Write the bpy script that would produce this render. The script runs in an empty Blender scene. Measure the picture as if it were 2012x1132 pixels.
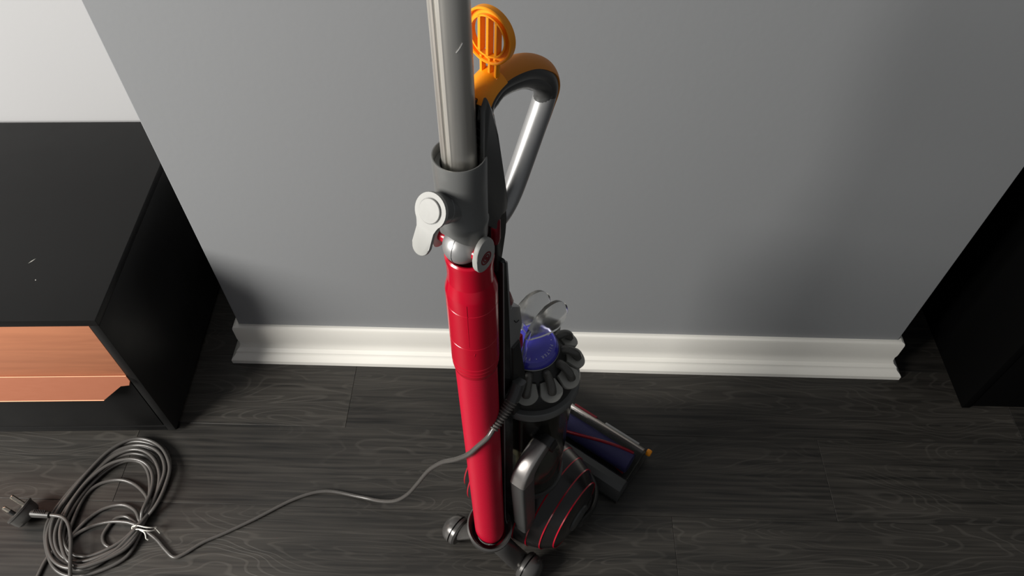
import bpy, bmesh, math, random
from mathutils import Vector, Matrix
random.seed(7)
SC = bpy.context.scene
COL = SC.collection
PI = math.pi
R = math.radians

# ------------------------------------------------------------------ camera
cam_d = bpy.data.cameras.new('camera')
cam = bpy.data.objects.new('camera', cam_d)
COL.objects.link(cam)
cam_d.sensor_fit = 'HORIZONTAL'
cam_d.sensor_width = 36.0
cam_d.lens = 36.0 * 1450 / 2012
cam_d.clip_start = 0.02
PITCH, ROLL = math.atan(1450 / 1157), R(0.4)
fw = Vector((0, math.cos(PITCH), -math.sin(PITCH)))
up = Vector((0, math.sin(PITCH), math.cos(PITCH)))
rt = Vector((1, 0, 0))
rt2 = rt * math.cos(ROLL) + up * math.sin(ROLL)
up2 = up * math.cos(ROLL) - rt * math.sin(ROLL)
cam.matrix_world = Matrix(((rt2.x, up2.x, -fw.x, 0), (rt2.y, up2.y, -fw.y, 0), (rt2.z, up2.z, -fw.z, 1.5), (0, 0, 0, 1)))
SC.camera = cam

# ------------------------------------------------------------------ world, window light, exposure
w = bpy.data.worlds.new('room_ambient')
SC.world = w
w.use_nodes = True
w.node_tree.nodes['Background'].inputs[0].default_value = (0.94, 0.97, 1.0, 1)
w.node_tree.nodes['Background'].inputs[1].default_value = 0.165
ld = bpy.data.lights.new('window_daylight', 'AREA')
ld.shape = 'RECTANGLE'
ld.size, ld.size_y = 1.25, 1.25
ld.energy = 172
ld.color = (1.0, 0.97, 0.92)
lamp = bpy.data.objects.new('window_daylight', ld)
COL.objects.link(lamp)
lamp.location = (-2.65, -0.72, 1.85)
lamp.rotation_euler = (Vector((0.1, 0.85, 0.35)) - lamp.location).to_track_quat('-Z', 'Y').to_euler()
SC.view_settings.view_transform = 'Standard'
SC.view_settings.look = 'None'
SC.view_settings.exposure = 0.0
SC.view_settings.gamma = 1.0
SC.view_settings.use_curve_mapping = False

# ------------------------------------------------------------------ materials
def mat(name, col, rough=0.5, metal=0.0, **kw):
    m = bpy.data.materials.new(name)
    m.use_nodes = True
    b = m.node_tree.nodes['Principled BSDF']
    b.inputs['Base Color'].default_value = (*col, 1)
    b.inputs['Roughness'].default_value = rough
    b.inputs['Metallic'].default_value = metal
    for k, v in kw.items():
        b.inputs[k.replace('_', ' ')].default_value = v
    return m

def noise_rough(m, scale, amount, bump=0.0, stretch=(1, 1, 1)):
    nt = m.node_tree
    b = nt.nodes['Principled BSDF']
    tc = nt.nodes.new('ShaderNodeTexCoord')
    mp = nt.nodes.new('ShaderNodeMapping')
    mp.inputs['Scale'].default_value = stretch
    nz = nt.nodes.new('ShaderNodeTexNoise')
    nz.inputs['Scale'].default_value = scale
    nz.inputs['Detail'].default_value = 4
    nt.links.new(tc.outputs['Object'], mp.inputs[0])
    nt.links.new(mp.outputs[0], nz.inputs['Vector'])
    r0 = b.inputs['Roughness'].default_value
    mr = nt.nodes.new('ShaderNodeMapRange')
    mr.inputs['To Min'].default_value = max(0.02, r0 - amount)
    mr.inputs['To Max'].default_value = min(1, r0 + amount)
    nt.links.new(nz.outputs['Fac'], mr.inputs['Value'])
    nt.links.new(mr.outputs[0], b.inputs['Roughness'])
    if bump:
        bp = nt.nodes.new('ShaderNodeBump')
        bp.inputs['Strength'].default_value = bump
        bp.inputs['Distance'].default_value = 0.001
        nt.links.new(nz.outputs['Fac'], bp.inputs['Height'])
        nt.links.new(bp.outputs[0], b.inputs['Normal'])
    return m

M = {}
M['wall_grey'] = noise_rough(mat('grey_wall_paint', (0.235, 0.242, 0.25), 0.75), 90, 0.1, 0.15)
M['wall_white'] = noise_rough(mat('white_wall_paint', (0.46, 0.46, 0.465), 0.8), 90, 0.1, 0.12)
M['skirting'] = noise_rough(mat('white_gloss_paint', (0.86, 0.84, 0.78), 0.35), 30, 0.1, 0.06, (1, 6, 6))
M['black_wood'] = noise_rough(mat('black_lacquer', (0.009, 0.009, 0.009), 0.42, Specular_IOR_Level=0.22), 14, 0.08, 0.05)
M['black_shaded'] = noise_rough(mat('shade_darkened_black', (0.003, 0.003, 0.003), 0.85, Specular_IOR_Level=0.02), 14, 0.1)  # black and specular lowered to put the right alcove's darkness into the colour
M['subfloor'] = mat('dark_underlay', (0.01, 0.01, 0.01), 0.9)
M['scuff'] = mat('pale_scuff', (0.45, 0.44, 0.4), 0.8)
M['alum'] = noise_rough(mat('brushed_aluminium', (0.85, 0.82, 0.76), 0.42, 1.0), 60, 0.05, 0, (8, 8, 0.3))
M['collar'] = noise_rough(mat('grey_metallic_plastic', (0.165, 0.168, 0.165), 0.33, 0.25), 200, 0.04)
M['graphite'] = noise_rough(mat('graphite_plastic', (0.065, 0.066, 0.065), 0.33, 0.1), 200, 0.04)
M['steelgrey'] = noise_rough(mat('silver_grey_plastic', (0.36, 0.36, 0.36), 0.4, 0.6), 200, 0.04)
M['silver'] = noise_rough(mat('silver_painted_plastic', (0.31, 0.31, 0.295), 0.5, 0.0), 200, 0.04)
M['gunmetal'] = noise_rough(mat('gunmetal_plastic', (0.36, 0.34, 0.33), 0.29, 0.75), 120, 0.015)
M['dark_gun'] = mat('dark_gunmetal_plastic', (0.13, 0.125, 0.12), 0.27, 0.6)
M['black'] = noise_rough(mat('black_gloss_plastic', (0.008, 0.008, 0.008), 0.25), 120, 0.05)
M['blackm'] = mat('black_satin_plastic', (0.018, 0.018, 0.017), 0.42)
M['red'] = noise_rough(mat('red_gloss_plastic', (0.43, 0.002, 0.018), 0.2), 100, 0.04)
M['hose'] = noise_rough(mat('red_satin_hose', (0.45, 0.005, 0.026), 0.36), 100, 0.05)
M['dark_red'] = mat('dark_red_plastic', (0.16, 0.004, 0.012), 0.3)
M['orange'] = noise_rough(mat('orange_plastic', (0.95, 0.32, 0.002), 0.42), 150, 0.05)
M['amber'] = noise_rough(mat('amber_rubber', (0.62, 0.2, 0.004), 0.5), 150, 0.05)
M['purple'] = mat('violet_plastic', (0.05, 0.045, 0.42), 0.22, Coat_Weight=0.5)
M['violet_brush'] = mat('violet_brush_roller', (0.05, 0.046, 0.16), 0.6)
M['print'] = mat('pale_print', (0.5, 0.5, 0.7), 0.5)
M['cyclone'] = noise_rough(mat('cyclone_grey_plastic', (0.30, 0.295, 0.27), 0.38, 0.1), 60, 0.06)
M['cyclone_tube'] = noise_rough(mat('cyclone_tube_plastic', (0.085, 0.082, 0.074), 0.26, 0.15), 60, 0.05)
M['clear'] = mat('clear_plastic', (0.86, 0.87, 0.87), 0.16, Transmission_Weight=1.0, IOR=1.09)
M['smoke'] = mat('smoked_clear_plastic', (0.62, 0.62, 0.58), 0.06, Transmission_Weight=1.0, IOR=1.15)
M['ball'] = noise_rough(mat('smoky_ball_plastic', (0.018, 0.016, 0.016), 0.24), 60, 0.06)
M['cable'] = noise_rough(mat('grey_rubber_cable', (0.078, 0.073, 0.068), 0.28), 90, 0.06)
M['relief'] = mat('taupe_rubber_sleeve', (0.13, 0.115, 0.105), 0.3)
M['rubber'] = mat('black_rubber', (0.02, 0.019, 0.018), 0.6)
M['plug'] = mat('charcoal_plug_plastic', (0.045, 0.043, 0.04), 0.42)
M['brass'] = mat('plug_pin_metal', (0.72, 0.66, 0.56), 0.25, 1.0)
M['tie'] = mat('white_wire_tie', (0.75, 0.74, 0.68), 0.5)
M['dust'] = mat('beige_filter_mesh', (0.10, 0.085, 0.06), 0.6)

def copper_material():
    m = mat('brushed_copper_veneer', (0.62, 0.26, 0.14), 0.45, 0.25)
    nt = m.node_tree; b = nt.nodes['Principled BSDF']
    tc = nt.nodes.new('ShaderNodeTexCoord'); mp = nt.nodes.new('ShaderNodeMapping')
    mp.inputs['Scale'].default_value = (1.2, 8, 14)
    nz = nt.nodes.new('ShaderNodeTexNoise'); nz.inputs['Scale'].default_value = 4; nz.inputs['Detail'].default_value = 7
    nz.inputs['Distortion'].default_value = 0.4
    cr = nt.nodes.new('ShaderNodeValToRGB')
    cr.color_ramp.elements[0].position = 0.32; cr.color_ramp.elements[0].color = (0.54, 0.21, 0.112, 1)
    cr.color_ramp.elements[1].position = 0.62; cr.color_ramp.elements[1].color = (0.66, 0.265, 0.14, 1)
    nt.links.new(tc.outputs['Object'], mp.inputs[0]); nt.links.new(mp.outputs[0], nz.inputs['Vector'])
    nt.links.new(nz.outputs['Fac'], cr.inputs[0]); nt.links.new(cr.outputs[0], b.inputs['Base Color'])
    return m
M['copper'] = copper_material()
M['copper_plain'] = noise_rough(mat('plain_copper_lip', (0.335, 0.115, 0.058), 0.42, 0.25), 40, 0.05, 0, (1, 6, 6))

M['copper_highlight'] = mat('copper_edge_highlight', (0.66, 0.30, 0.165), 0.5, 0.2)  # paler copper paints the highlight along the fold and pull edges
def plank_material():
    m = mat('charcoal_oak_laminate', (0.04, 0.038, 0.035), 0.42)
    nt = m.node_tree; b = nt.nodes['Principled BSDF']
    N = nt.nodes.new; L = nt.links.new
    tc = N('ShaderNodeTexCoord'); oi = N('ShaderNodeObjectInfo')
    wv = N('ShaderNodeMath'); wv.operation = 'MULTIPLY'; wv.inputs[1].default_value = 37.0
    L(oi.outputs['Random'], wv.inputs[0])
    def noise(scale, detail, stretch, dist=0.0):
        mp = N('ShaderNodeMapping'); mp.inputs['Scale'].default_value = stretch
        L(tc.outputs['Object'], mp.inputs[0])
        n = N('ShaderNodeTexNoise'); n.noise_dimensions = '4D'
        n.inputs['Scale'].default_value = scale; n.inputs['Detail'].default_value = detail
        n.inputs['Distortion'].default_value = dist
        L(mp.outputs[0], n.inputs['Vector']); L(wv.outputs[0], n.inputs['W'])
        return n.outputs['Fac']
    big = noise(2.6, 2.0, (0.75, 4.2, 1), 0.4)
    k = N('ShaderNodeMath'); k.operation = 'MULTIPLY'; k.inputs[1].default_value = 170.0
    L(big, k.inputs[0])
    sn = N('ShaderNodeMath'); sn.operation = 'SINE'; L(k.outputs[0], sn.inputs[0])
    fine = noise(24, 8, (0.2, 6, 1), 0.3)
    patch = noise(3.0, 3, (0.7, 2.2, 1))
    line = N('ShaderNodeMapRange'); line.inputs['From Min'].default_value = 0.6; line.inputs['From Max'].default_value = 1.0
    L(sn.outputs[0], line.inputs['Value'])
    pm = N('ShaderNodeMapRange'); pm.inputs['From Min'].default_value = 0.38; pm.inputs['From Max'].default_value = 0.66
    L(patch, pm.inputs['Value'])
    lm = N('ShaderNodeMath'); lm.operation = 'MULTIPLY'; L(line.outputs[0], lm.inputs[0]); L(pm.outputs[0], lm.inputs[1])
    base = N('ShaderNodeValToRGB')
    base.color_ramp.elements[0].position = 0.36; base.color_ramp.elements[0].color = (0.0085, 0.0082, 0.0075, 1)
    base.color_ramp.elements[1].position = 0.66; base.color_ramp.elements[1].color = (0.046, 0.0415, 0.0355, 1)
    mixf = N('ShaderNodeMath'); mixf.operation = 'ADD'
    fm = N('ShaderNodeMath'); fm.operation = 'MULTIPLY'; fm.inputs[1].default_value = 0.6; L(fine, fm.inputs[0])
    pm2 = N('ShaderNodeMath'); pm2.operation = 'MULTIPLY'; pm2.inputs[1].default_value = 0.4; L(patch, pm2.inputs[0])
    L(fm.outputs[0], mixf.inputs[0]); L(pm2.outputs[0], mixf.inputs[1])
    L(mixf.outputs[0], base.inputs[0])
    mx = N('ShaderNodeMix'); mx.data_type = 'RGBA'
    sc = N('ShaderNodeMath'); sc.operation = 'MULTIPLY'; sc.inputs[1].default_value = 0.40; L(lm.outputs[0], sc.inputs[0])
    L(sc.outputs[0], mx.inputs['Factor']); L(base.outputs[0], mx.inputs['A'])
    mx.inputs['B'].default_value = (0.088, 0.081, 0.071, 1)
    L(mx.outputs['Result'], b.inputs['Base Color'])
    bp = N('ShaderNodeBump'); bp.inputs['Strength'].default_value = 0.35; bp.inputs['Distance'].default_value = 0.0006
    ad = N('ShaderNodeMath'); ad.operation = 'ADD'; L(fine, ad.inputs[0]); L(lm.outputs[0], ad.inputs[1])
    L(ad.outputs[0], bp.inputs['Height']); L(bp.outputs[0], b.inputs['Normal'])
    rr = N('ShaderNodeMapRange'); rr.inputs['To Min'].default_value = 0.36; rr.inputs['To Max'].default_value = 0.58
    L(fine, rr.inputs['Value']); L(rr.outputs[0], b.inputs['Roughness'])
    return m
M['plank'] = plank_material()

# ------------------------------------------------------------------ mesh helpers
def obj(name, bm, m, parent=None, smooth=35, label=None):
    me = bpy.data.meshes.new(name)
    bmesh.ops.recalc_face_normals(bm, faces=bm.faces[:])
    bm.to_mesh(me); bm.free()
    me.materials.append(M[m])
    if smooth:
        me.shade_smooth(); me.set_sharp_from_angle(angle=R(smooth))
    o = bpy.data.objects.new(name, me)
    COL.objects.link(o)
    if parent: o.parent = parent
    if label: o['label'] = label
    return o

def empty(name, loc, rz=0):
    e = bpy.data.objects.new(name, None)
    e.empty_display_size = 0.05
    COL.objects.link(e)
    e.location = loc; e.rotation_euler = (0, 0, rz)
    return e

def tag(o, label=None, cat=None, group=None, kind=None):
    if label: o['label'] = label
    if cat: o['category'] = cat
    if group: o['group'] = group
    if kind: o['kind'] = kind
    return o

def box(bm, x0, x1, y0, y1, z0, z1, bev=0.0, seg=2):
    vs = [bm.verts.new((x, y, z)) for x in (x0, x1) for y in (y0, y1) for z in (z0, z1)]
    fs = [(0, 1, 3, 2), (4, 6, 7, 5), (0, 4, 5, 1), (2, 3, 7, 6), (0, 2, 6, 4), (1, 5, 7, 3)]
    faces = [bm.faces.new([vs[i] for i in f]) for f in fs]
    if bev:
        es = list({e for f in faces for e in f.edges})
        bmesh.ops.bevel(bm, geom=es, offset=bev, segments=seg, affect='EDGES', profile=0.5, clamp_overlap=True)
    return bm

def prism(pts, fn, d0, d1, bev=0.0, seg=2, bm=None):
    """polygon pts (a,b) extruded from d0 to d1; fn(a,b,d)->xyz"""
    bm = bm or bmesh.new()
    lo = [bm.verts.new(fn(a, b, d0)) for a, b in pts]
    hi = [bm.verts.new(fn(a, b, d1)) for a, b in pts]
    n = len(pts)
    faces = [bm.faces.new(lo[::-1]), bm.faces.new(hi)]
    for i in range(n):
        faces.append(bm.faces.new((lo[i], lo[(i + 1) % n], hi[(i + 1) % n], hi[i])))
    if bev:
        es = list({e for f in faces[:2] for e in f.edges})
        bmesh.ops.bevel(bm, geom=es, offset=bev, segments=seg, affect='EDGES', profile=0.5, clamp_overlap=True)
    return bm

def side(a, b, d): return (d, a, b)      # profile in the (forward, up) plane, extruded sideways

def rings(bm, rr, caps=True, closed=False):
    vr = [[bm.verts.new(p) for p in r] for r in rr]
    n = len(vr[0]); k = len(vr)
    for i in range(k if closed else k - 1):
        A, B = vr[i], vr[(i + 1) % k]
        for j in range(n):
            bm.faces.new((A[j], A[(j + 1) % n], B[(j + 1) % n], B[j]))
    if caps and not closed:
        bm.faces.new(vr[0][::-1]); bm.faces.new(vr[-1])
    return bm

def frame(ax):
    ax = Vector(ax).normalized()
    h = Vector((0, 0, 1)) if abs(ax.z) < 0.9 else Vector((1, 0, 0))
    u = h.cross(ax).normalized()
    return u, ax.cross(u), ax

def lathe(prof, org=(0, 0, 0), ax=(0, 0, 1), n=40, bm=None, a0=0, caps=True, closed=False):
    """prof: list of (radius, distance along axis)"""
    bm = bm or bmesh.new()
    u, v, a = frame(ax); o = Vector(org)
    rr = []
    for r, h in prof:
        r = max(r, 1e-5)
        rr.append([o + a * h + (u * math.cos(a0 + 2 * PI * j / n) + v * math.sin(a0 + 2 * PI * j / n)) * r for j in range(n)])
    return rings(bm, rr, caps, closed)

def catmull(pts, n=8, closed=False):
    P = [Vector(p) for p in pts]; out = []
    k = len(P)
    for i in range(k if closed else k - 1):
        if closed:
            p0, p1, p2, p3 = P[i - 1], P[i], P[(i + 1) % k], P[(i + 2) % k]
        else:
            p1, p2 = P[i], P[i + 1]
            p0 = P[i - 1] if i else p1 * 2 - p2
            p3 = P[i + 2] if i + 2 < k else p2 * 2 - p1
        for s in range(n):
            t = s / n
            out.append(0.5 * ((2 * p1) + (p2 - p0) * t + (2 * p0 - 5 * p1 + 4 * p2 - p3) * t * t + (3 * p1 - p0 - 3 * p2 + p3) * t ** 3))
    if not closed: out.append(P[-1].copy())
    return out

def tube(path, rad, n=12, bm=None, shape=None, caps=True, upv=None):
    """sweep; rad number or fn(s) -> r or (ru, rv); shape: list of unit (u,v)"""
    bm = bm or bmesh.new()
    k = len(path); rr = []
    t = (path[1] - path[0]).normalized()
    if upv is not None:
        u = Vector(upv)
    else:
        u = frame(t)[0]
    sh = shape or [(math.cos(2 * PI * j / n), math.sin(2 * PI * j / n)) for j in range(n)]
    for i in range(k):
        t = (path[min(i + 1, k - 1)] - path[max(i - 1, 0)])
        t = t.normalized() if t.length > 1e-9 else Vector((0, 0, 1))
        u = (u - t * u.dot(t))
        u = u.normalized() if u.length > 1e-9 else frame(t)[0]
        v = t.cross(u)
        r = rad(i / (k - 1)) if callable(rad) else rad
        ru, rv = r if isinstance(r, tuple) else (r, r)
        rr.append([path[i] + u * (a * ru) + v * (b * rv) for a, b in sh])
    return rings(bm, rr, caps)

def squircle(n=20, e=0.55):
    out = []
    for j in range(n):
        a = 2 * PI * j / n; c, s = math.cos(a), math.sin(a)
        out.append((math.copysign(abs(c) ** e, c), math.copysign(abs(s) ** e, s)))
    return out

def sphere(c, r, sc=(1, 1, 1), bm=None, seg=28):
    bm = bm or bmesh.new()
    bmesh.ops.create_uvsphere(bm, u_segments=seg, v_segments=seg // 2, radius=r,
                              matrix=Matrix.Translation(c) @ Matrix.Diagonal((*sc, 1)))
    return bm

# ------------------------------------------------------------------ room shell
WA = R(-1.23)                                            # the grey wall stands a little askew to the lens
WORG = Vector((0, 0.982, 0))
def wall_obj(name, bm, m, smooth=None):
    o = obj(name, bm, m, smooth=smooth); o.location = WORG; o.rotation_euler = (0, 0, WA)
    return tag(o, kind='structure')
wall_obj('wall_center', box(bmesh.new(), -0.632, 0.884, 0, 0.75, 0, 2.6, 0.002, 1), 'wall_grey')
o = obj('wall_left', box(bmesh.new(), -3.2, -0.55, 0, 0.1, 0, 2.6), 'wall_white', smooth=None)
o.location = (-0.0, 1.358, 0); o.rotation_euler = (0, 0, R(1.0)); tag(o, kind='structure')
o = obj('wall_right', box(bmesh.new(), 0.8, 2.4, 0.50, 0.6, 0, 2.6), 'wall_grey', smooth=None)
o.location = WORG; o.rotation_euler = (0, 0, WA); tag(o, kind='structure')

# floor: underlay plus single laminate planks in staggered rows
fl = wall_obj('floor', box(bmesh.new(), -4.6, 3.0, -1.9, 0.8, -0.03, -0.008), 'subfloor')
def plank_mesh(w_, l_):
    bm = box(bmesh.new(), 0, l_, 0, w_, -0.008, 0.0, 0.0006, 1)
    me = bpy.data.meshes.new('plank'); bm.to_mesh(me); bm.free(); me.materials.append(M['plank'])
    return me
PW, PL = 0.1868, 1.52
pme = plank_mesh(PW - 0.0004, PL - 0.0004)
def wl(x, y):                                            # world -> wall-aligned coordinates
    d = Vector((x, y, 0)) - WORG
    return Vector((d.x * math.cos(-WA) - d.y * math.sin(-WA), d.x * math.sin(-WA) + d.y * math.cos(-WA), 0))
seam0 = wl(0.2025, 0.7794).y
joint = {0: wl(-0.372, 0.87).x, 1: wl(0.682, 0.609).x, 2: wl(0.335, 0.50).x}
for row in range(-3, 8):
    y = seam0 - row * PW
    jx = joint.get(row, joint[row % 3] + 0.31 * row)
    jx -= PL * 5
    while jx < 2.0:
        if jx + PL > -3.4:
            o = bpy.data.objects.new('plank', pme); COL.objects.link(o); o.parent = fl
            o.location = (jx, y, 0)
        jx += PL

# skirting round the grey wall, mitred at both ends
SP = [(0.0, 0.113), (0.006, 0.114), (0.011, 0.112), (0.0125, 0.107), (0.0125, 0.068), (0.011, 0.056), (0.0115, 0.045), (0.015, 0.037),
      (0.020, 0.0335), (0.0225, 0.031), (0.023, 0.027), (0.026, 0.023), (0.033, 0.017), (0.036, 0.012), (0.036, 0.0), (0.0, 0.0)]
bm = bmesh.new()
XL, XR = -0.632, 0.884
rr = []
for kind in range(4):
    rg = []
    for d, z in SP:
        rg.append([Vector((XL - d, 0.36, z)), Vector((XL - d, -d, z)), Vector((XR + d, -d, z)), Vector((XR + d, 0.36, z))][kind])
    rr.append(rg)
rings(bm, rr)
wall_obj('baseboard_center', bm, 'skirting', smooth=30)

# ------------------------------------------------------------------ low cabinet with copper drawer (left)
cab = empty('low_cabinet', (-0.747, 0.775, 0), R(1.1))
tag(cab, 'low black media cabinet with a copper drawer front in the left alcove', 'cabinet')
HT, DP, WD, TH = 0.427, 0.556, 1.5, 0.018
obj('top_panel', box(bmesh.new(), -WD, 0.0, 0, DP, HT - TH, HT, 0.0012), 'black_wood', cab)
obj('side_panel', box(bmesh.new(), -TH, 0.0, 0.0, DP, 0.012, HT - TH, 0.001), 'black_wood', cab)
obj('side_panel', box(bmesh.new(), -WD, -WD + TH, 0.0, DP, 0.012, HT - TH, 0.001), 'black_wood', cab)
obj('bottom_panel', box(bmesh.new(), -WD + TH, -TH, 0.0, DP, 0.012, 0.012 + TH, 0.001), 'black_wood', cab)
obj('back_panel', box(bmesh.new(), -WD + TH, -TH, DP - 0.008, DP, 0.012 + TH, HT - TH), 'black_wood', cab)
dr = obj('drawer_front', box(bmesh.new(), -WD + TH + 0.002, -TH - 0.0015, 0.001, 0.019, 0.2402, HT - TH - 0.002, 0.0008), 'copper', cab,
         label='copper coloured drawer front with brushed grain')
def lip(a, b, d):
    n = Vector((0, -0.046, 0.028)).normalized()       # lip leans outwards
    p = Vector((0, 0.001, 0.240)).lerp(Vector((0, -0.027, 0.194)), b) + n * d * -1
    return (a, p.y, p.z)
pts = [(-TH - 0.0015, 0), (-0.0135, 0.22), (-0.0165, 0.40), (-0.034, 0.42), (-0.072, 1.0), (-WD + 0.09, 1.0), (-WD + 0.05, 0.42), (-WD + 0.03, 0.40), (-WD + TH, 0)]
obj('drawer_pull', prism(pts, lip, -0.0015, 0.0015, 0.0005, 1), 'copper_plain', dr, smooth=None)
bm = bmesh.new()
tube([Vector((-WD + 0.02, -0.0005, 0.2405)), Vector((-0.6, -0.0005, 0.2405)), Vector((-TH - 0.001, -0.0005, 0.2405))], 0.0011, 10, bm)
obj('fold_highlight', bm, 'copper_highlight', dr)
bm = bmesh.new()
tube([Vector((-WD + 0.092, -0.0278, 0.1935)), Vector((-0.6, -0.0278, 0.1935)), Vector((-0.073, -0.0278, 0.1935))], 0.0013, 10, bm)
obj('pull_highlight', bm, 'copper_highlight', dr)
obj('drawer_front', box(bmesh.new(), -WD + TH + 0.002, -TH - 0.003, 0.001, 0.019, 0.033, 0.2375, 0.001), 'black_wood', cab)
for fx in (-0.012, -WD + 0.04):
    for fy in (0.012, DP - 0.04):
        obj('foot', lathe([(0.011, 0), (0.012, 0.002), (0.012, 0.012)], (fx, fy + 0.006, 0), n=16), 'black_shaded', cab)
# pale chips in the lacquer
for (x, y, l, a) in ((-0.167, 0.142, 0.008, 0.9), (-0.366, 0.28, 0.003, 0.2), (-0.142, 0.095, 0.002, 2)):
    bm = bmesh.new()
    ca, sa = math.cos(a), math.sin(a)
    prism([(x - l * ca, y - l * sa), (x - .001 * sa, y + .001 * ca), (x + l * ca, y + l * sa), (x + .0009 * sa, y - .0009 * ca)],
          lambda a_, b_, d: (a_, b_, d), HT - 0.0002, HT + 0.00015, bm=bm)
    obj('scuff_mark', bm, 'scuff', cab, smooth=None)

# ------------------------------------------------------------------ tall dark cabinet (right alcove)
tc = empty('tall_cabinet', (1.040, 0.852, 0), R(-1.0))
tag(tc, 'tall matt black cabinet, its colour darkened for shade, standing in the dark alcove at the right edge', 'cabinet')
obj('side_panel', box(bmesh.new(), 0, 0.018, 0, 0.5, 0, 1.1, 0.001), 'black_shaded', tc)
obj('side_panel', box(bmesh.new(), 0.782, 0.80, 0, 0.5, 0, 1.1, 0.001), 'black_shaded', tc)
obj('top_panel', box(bmesh.new(), 0, 0.80, 0, 0.5, 1.1, 1.118, 0.001), 'black_shaded', tc)
obj('back_panel', box(bmesh.new(), 0.018, 0.782, 0.49, 0.5, 0.0, 1.1), 'black_shaded', tc)
for x0 in (0.020, 0.402):
    d = obj('door', box(bmesh.new(), x0, x0 + 0.378, 0.003, 0.021, 0.004, 1.096, 0.001), 'black_shaded', tc)
    hx = x0 + (0.35 if x0 < 0.1 else 0.028)
    obj('handle', box(bmesh.new(), hx - 0.005, hx + 0.005, -0.02, 0.003, 0.62, 0.78, 0.002), 'black', d)

# ------------------------------------------------------------------ upright vacuum cleaner
VAC0 = Vector((-0.044, 0.5, 0)); VA = R(-36)
vac = empty('vacuum_cleaner', VAC0, VA)
tag(vac, 'upright bagless vacuum cleaner with red hose, grey wand and orange handle', 'vacuum cleaner')
VM = Matrix.Translation(VAC0) @ Matrix.Rotation(VA, 4, 'Z')
VI = VM.inverted()

# wand: aluminium tube with a guide groove down its back
sh = []
for j in range(96):
    a = 2 * PI * j / 96
    da = (a - 1.5 * PI + PI) % (2 * PI) - PI
    r = 1.0
    if abs(da) < 0.12: r = 0.90
    elif abs(da) < 0.20: r = 1.0
    elif abs(da) < 0.32: r = 1.015
    sh.append((r * math.cos(a), r * math.sin(a)))
bm = bmesh.new()
rings(bm, [[Vector((c * 0.0162, s * 0.0162, z)) for c, s in sh] for z in (0.985, 1.06, 1.2, 1.31)])
wand = obj('wand', bm, 'alum', vac, smooth=28)
obj('wand_end', lathe([(0.0172, 1.31), (0.019, 1.313), (0.019, 1.345), (0.0165, 1.35), (0.014, 1.35), (0.014, 1.335)], n=36), 'collar', wand)

bm = bmesh.new()
tube([Vector((0.0163 * math.cos(R(-38 + 4 * t)), 0.0163 * math.sin(R(-38 + 4 * t)), 1.176 + 0.0011 * t + 0.00006 * t * t)) for t in range(6)], 0.0005, 6, bm)
obj('moulded_mark', bm, 'steelgrey', wand)
# collar holding the wand
col = obj('wand_collar', lathe([(0.0185, 1.034), (0.0222, 1.036), (0.0230, 1.061), (0.0236, 1.0635), (0.0246, 1.0635), (0.0252, 1.061), (0.0250, 1.035),
                                (0.0246, 0.992), (0.0252, 0.9895), (0.0254, 0.985), (0.0250, 0.981), (0.0235, 0.980), (0.0205, 0.974), (0.0185, 0.974), (0.0185, 1.0)], n=56, caps=False, closed=True), 'collar', vac)
obj('liner', lathe([(0.0175, 1.034), (0.0175, 1.0535), (0.0182, 1.0545), (0.0226, 1.0545), (0.0229, 1.053), (0.0226, 1.034)], n=48, caps=False, closed=True), 'collar', col)
# skirt below the collar with two pointed cheeks
bm = bmesh.new()
n = 48; rr = [[], [], [], []]
for j in range(n):
    a = 2 * PI * j / n
    dip = 0.976 - 0.014 * abs(math.cos(a)) ** 1.5
    c, s = math.cos(a), math.sin(a)
    rr[0].append(Vector((c * .0246, s * .0246, 0.984))); rr[1].append(Vector((c * .0238, s * .0238, dip)))
    rr[2].append(Vector((c * .0215, s * .0215, dip))); rr[3].append(Vector((c * .0215, s * .0215, 0.984)))
rings(bm, rr, caps=False, closed=True)
obj('skirt', bm, 'collar', col)

# round catch that leans back and up from the collar, with a silver thumb tab
ax = Vector((0, -0.87, 0.5)).normalized()
kc = Vector((0, -0.044, 1.0275))
catch = obj('catch_barrel', lathe([(0.0155, -0.032), (0.0155, -0.0165), (0.0150, -0.016), (0.0150, -0.0154), (0.0155, -0.015), (0.0155, -0.004)], kc, ax, n=44), 'collar', vac)
dn = Vector((0, -0.5, -0.87)).normalized()
def plate(a, b, d):
    return kc + Vector((1, 0, 0)) * a + dn * b + ax * d
pts = []
for j in range(30):
    t = R(-52) - (2 * PI - R(2 * 38)) * j / 29
    pts.append((0.0185 * math.cos(t + PI / 2 * 0 + R(90) * 0), 0.0185 * math.sin(t)))
pts = [(0.0172 * math.cos(R(128 + 284 * j / 29)), 0.0172 * math.sin(R(128 + 284 * j / 29))) for j in range(30)]
pts += [(0.0098, 0.019), (0.0100, 0.033)] + [(0.0100 * math.cos(R(a)), 0.0350 + 0.0100 * math.sin(R(a))) for a in range(0, 181, 15)] + [(-0.0100, 0.033), (-0.0098, 0.019)]
obj('thumb_tab', prism(pts, plate, -0.004, 0.0, 0.001, 2), 'silver', catch, label='pale silver thumb tab with a rounded tail')
obj('push_button', lathe([(0.0118, -0.001), (0.0118, 0.0012), (0.0112, 0.0018), (0.001, 0.002)], kc, ax, n=40), 'silver', catch)
obj('button_ring', lathe([(0.0118, -0.0005), (0.0118, 0.0003), (0.0124, 0.0003), (0.0124, -0.0005)], kc, ax, n=40, caps=False, closed=True), 'graphite', catch)

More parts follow.
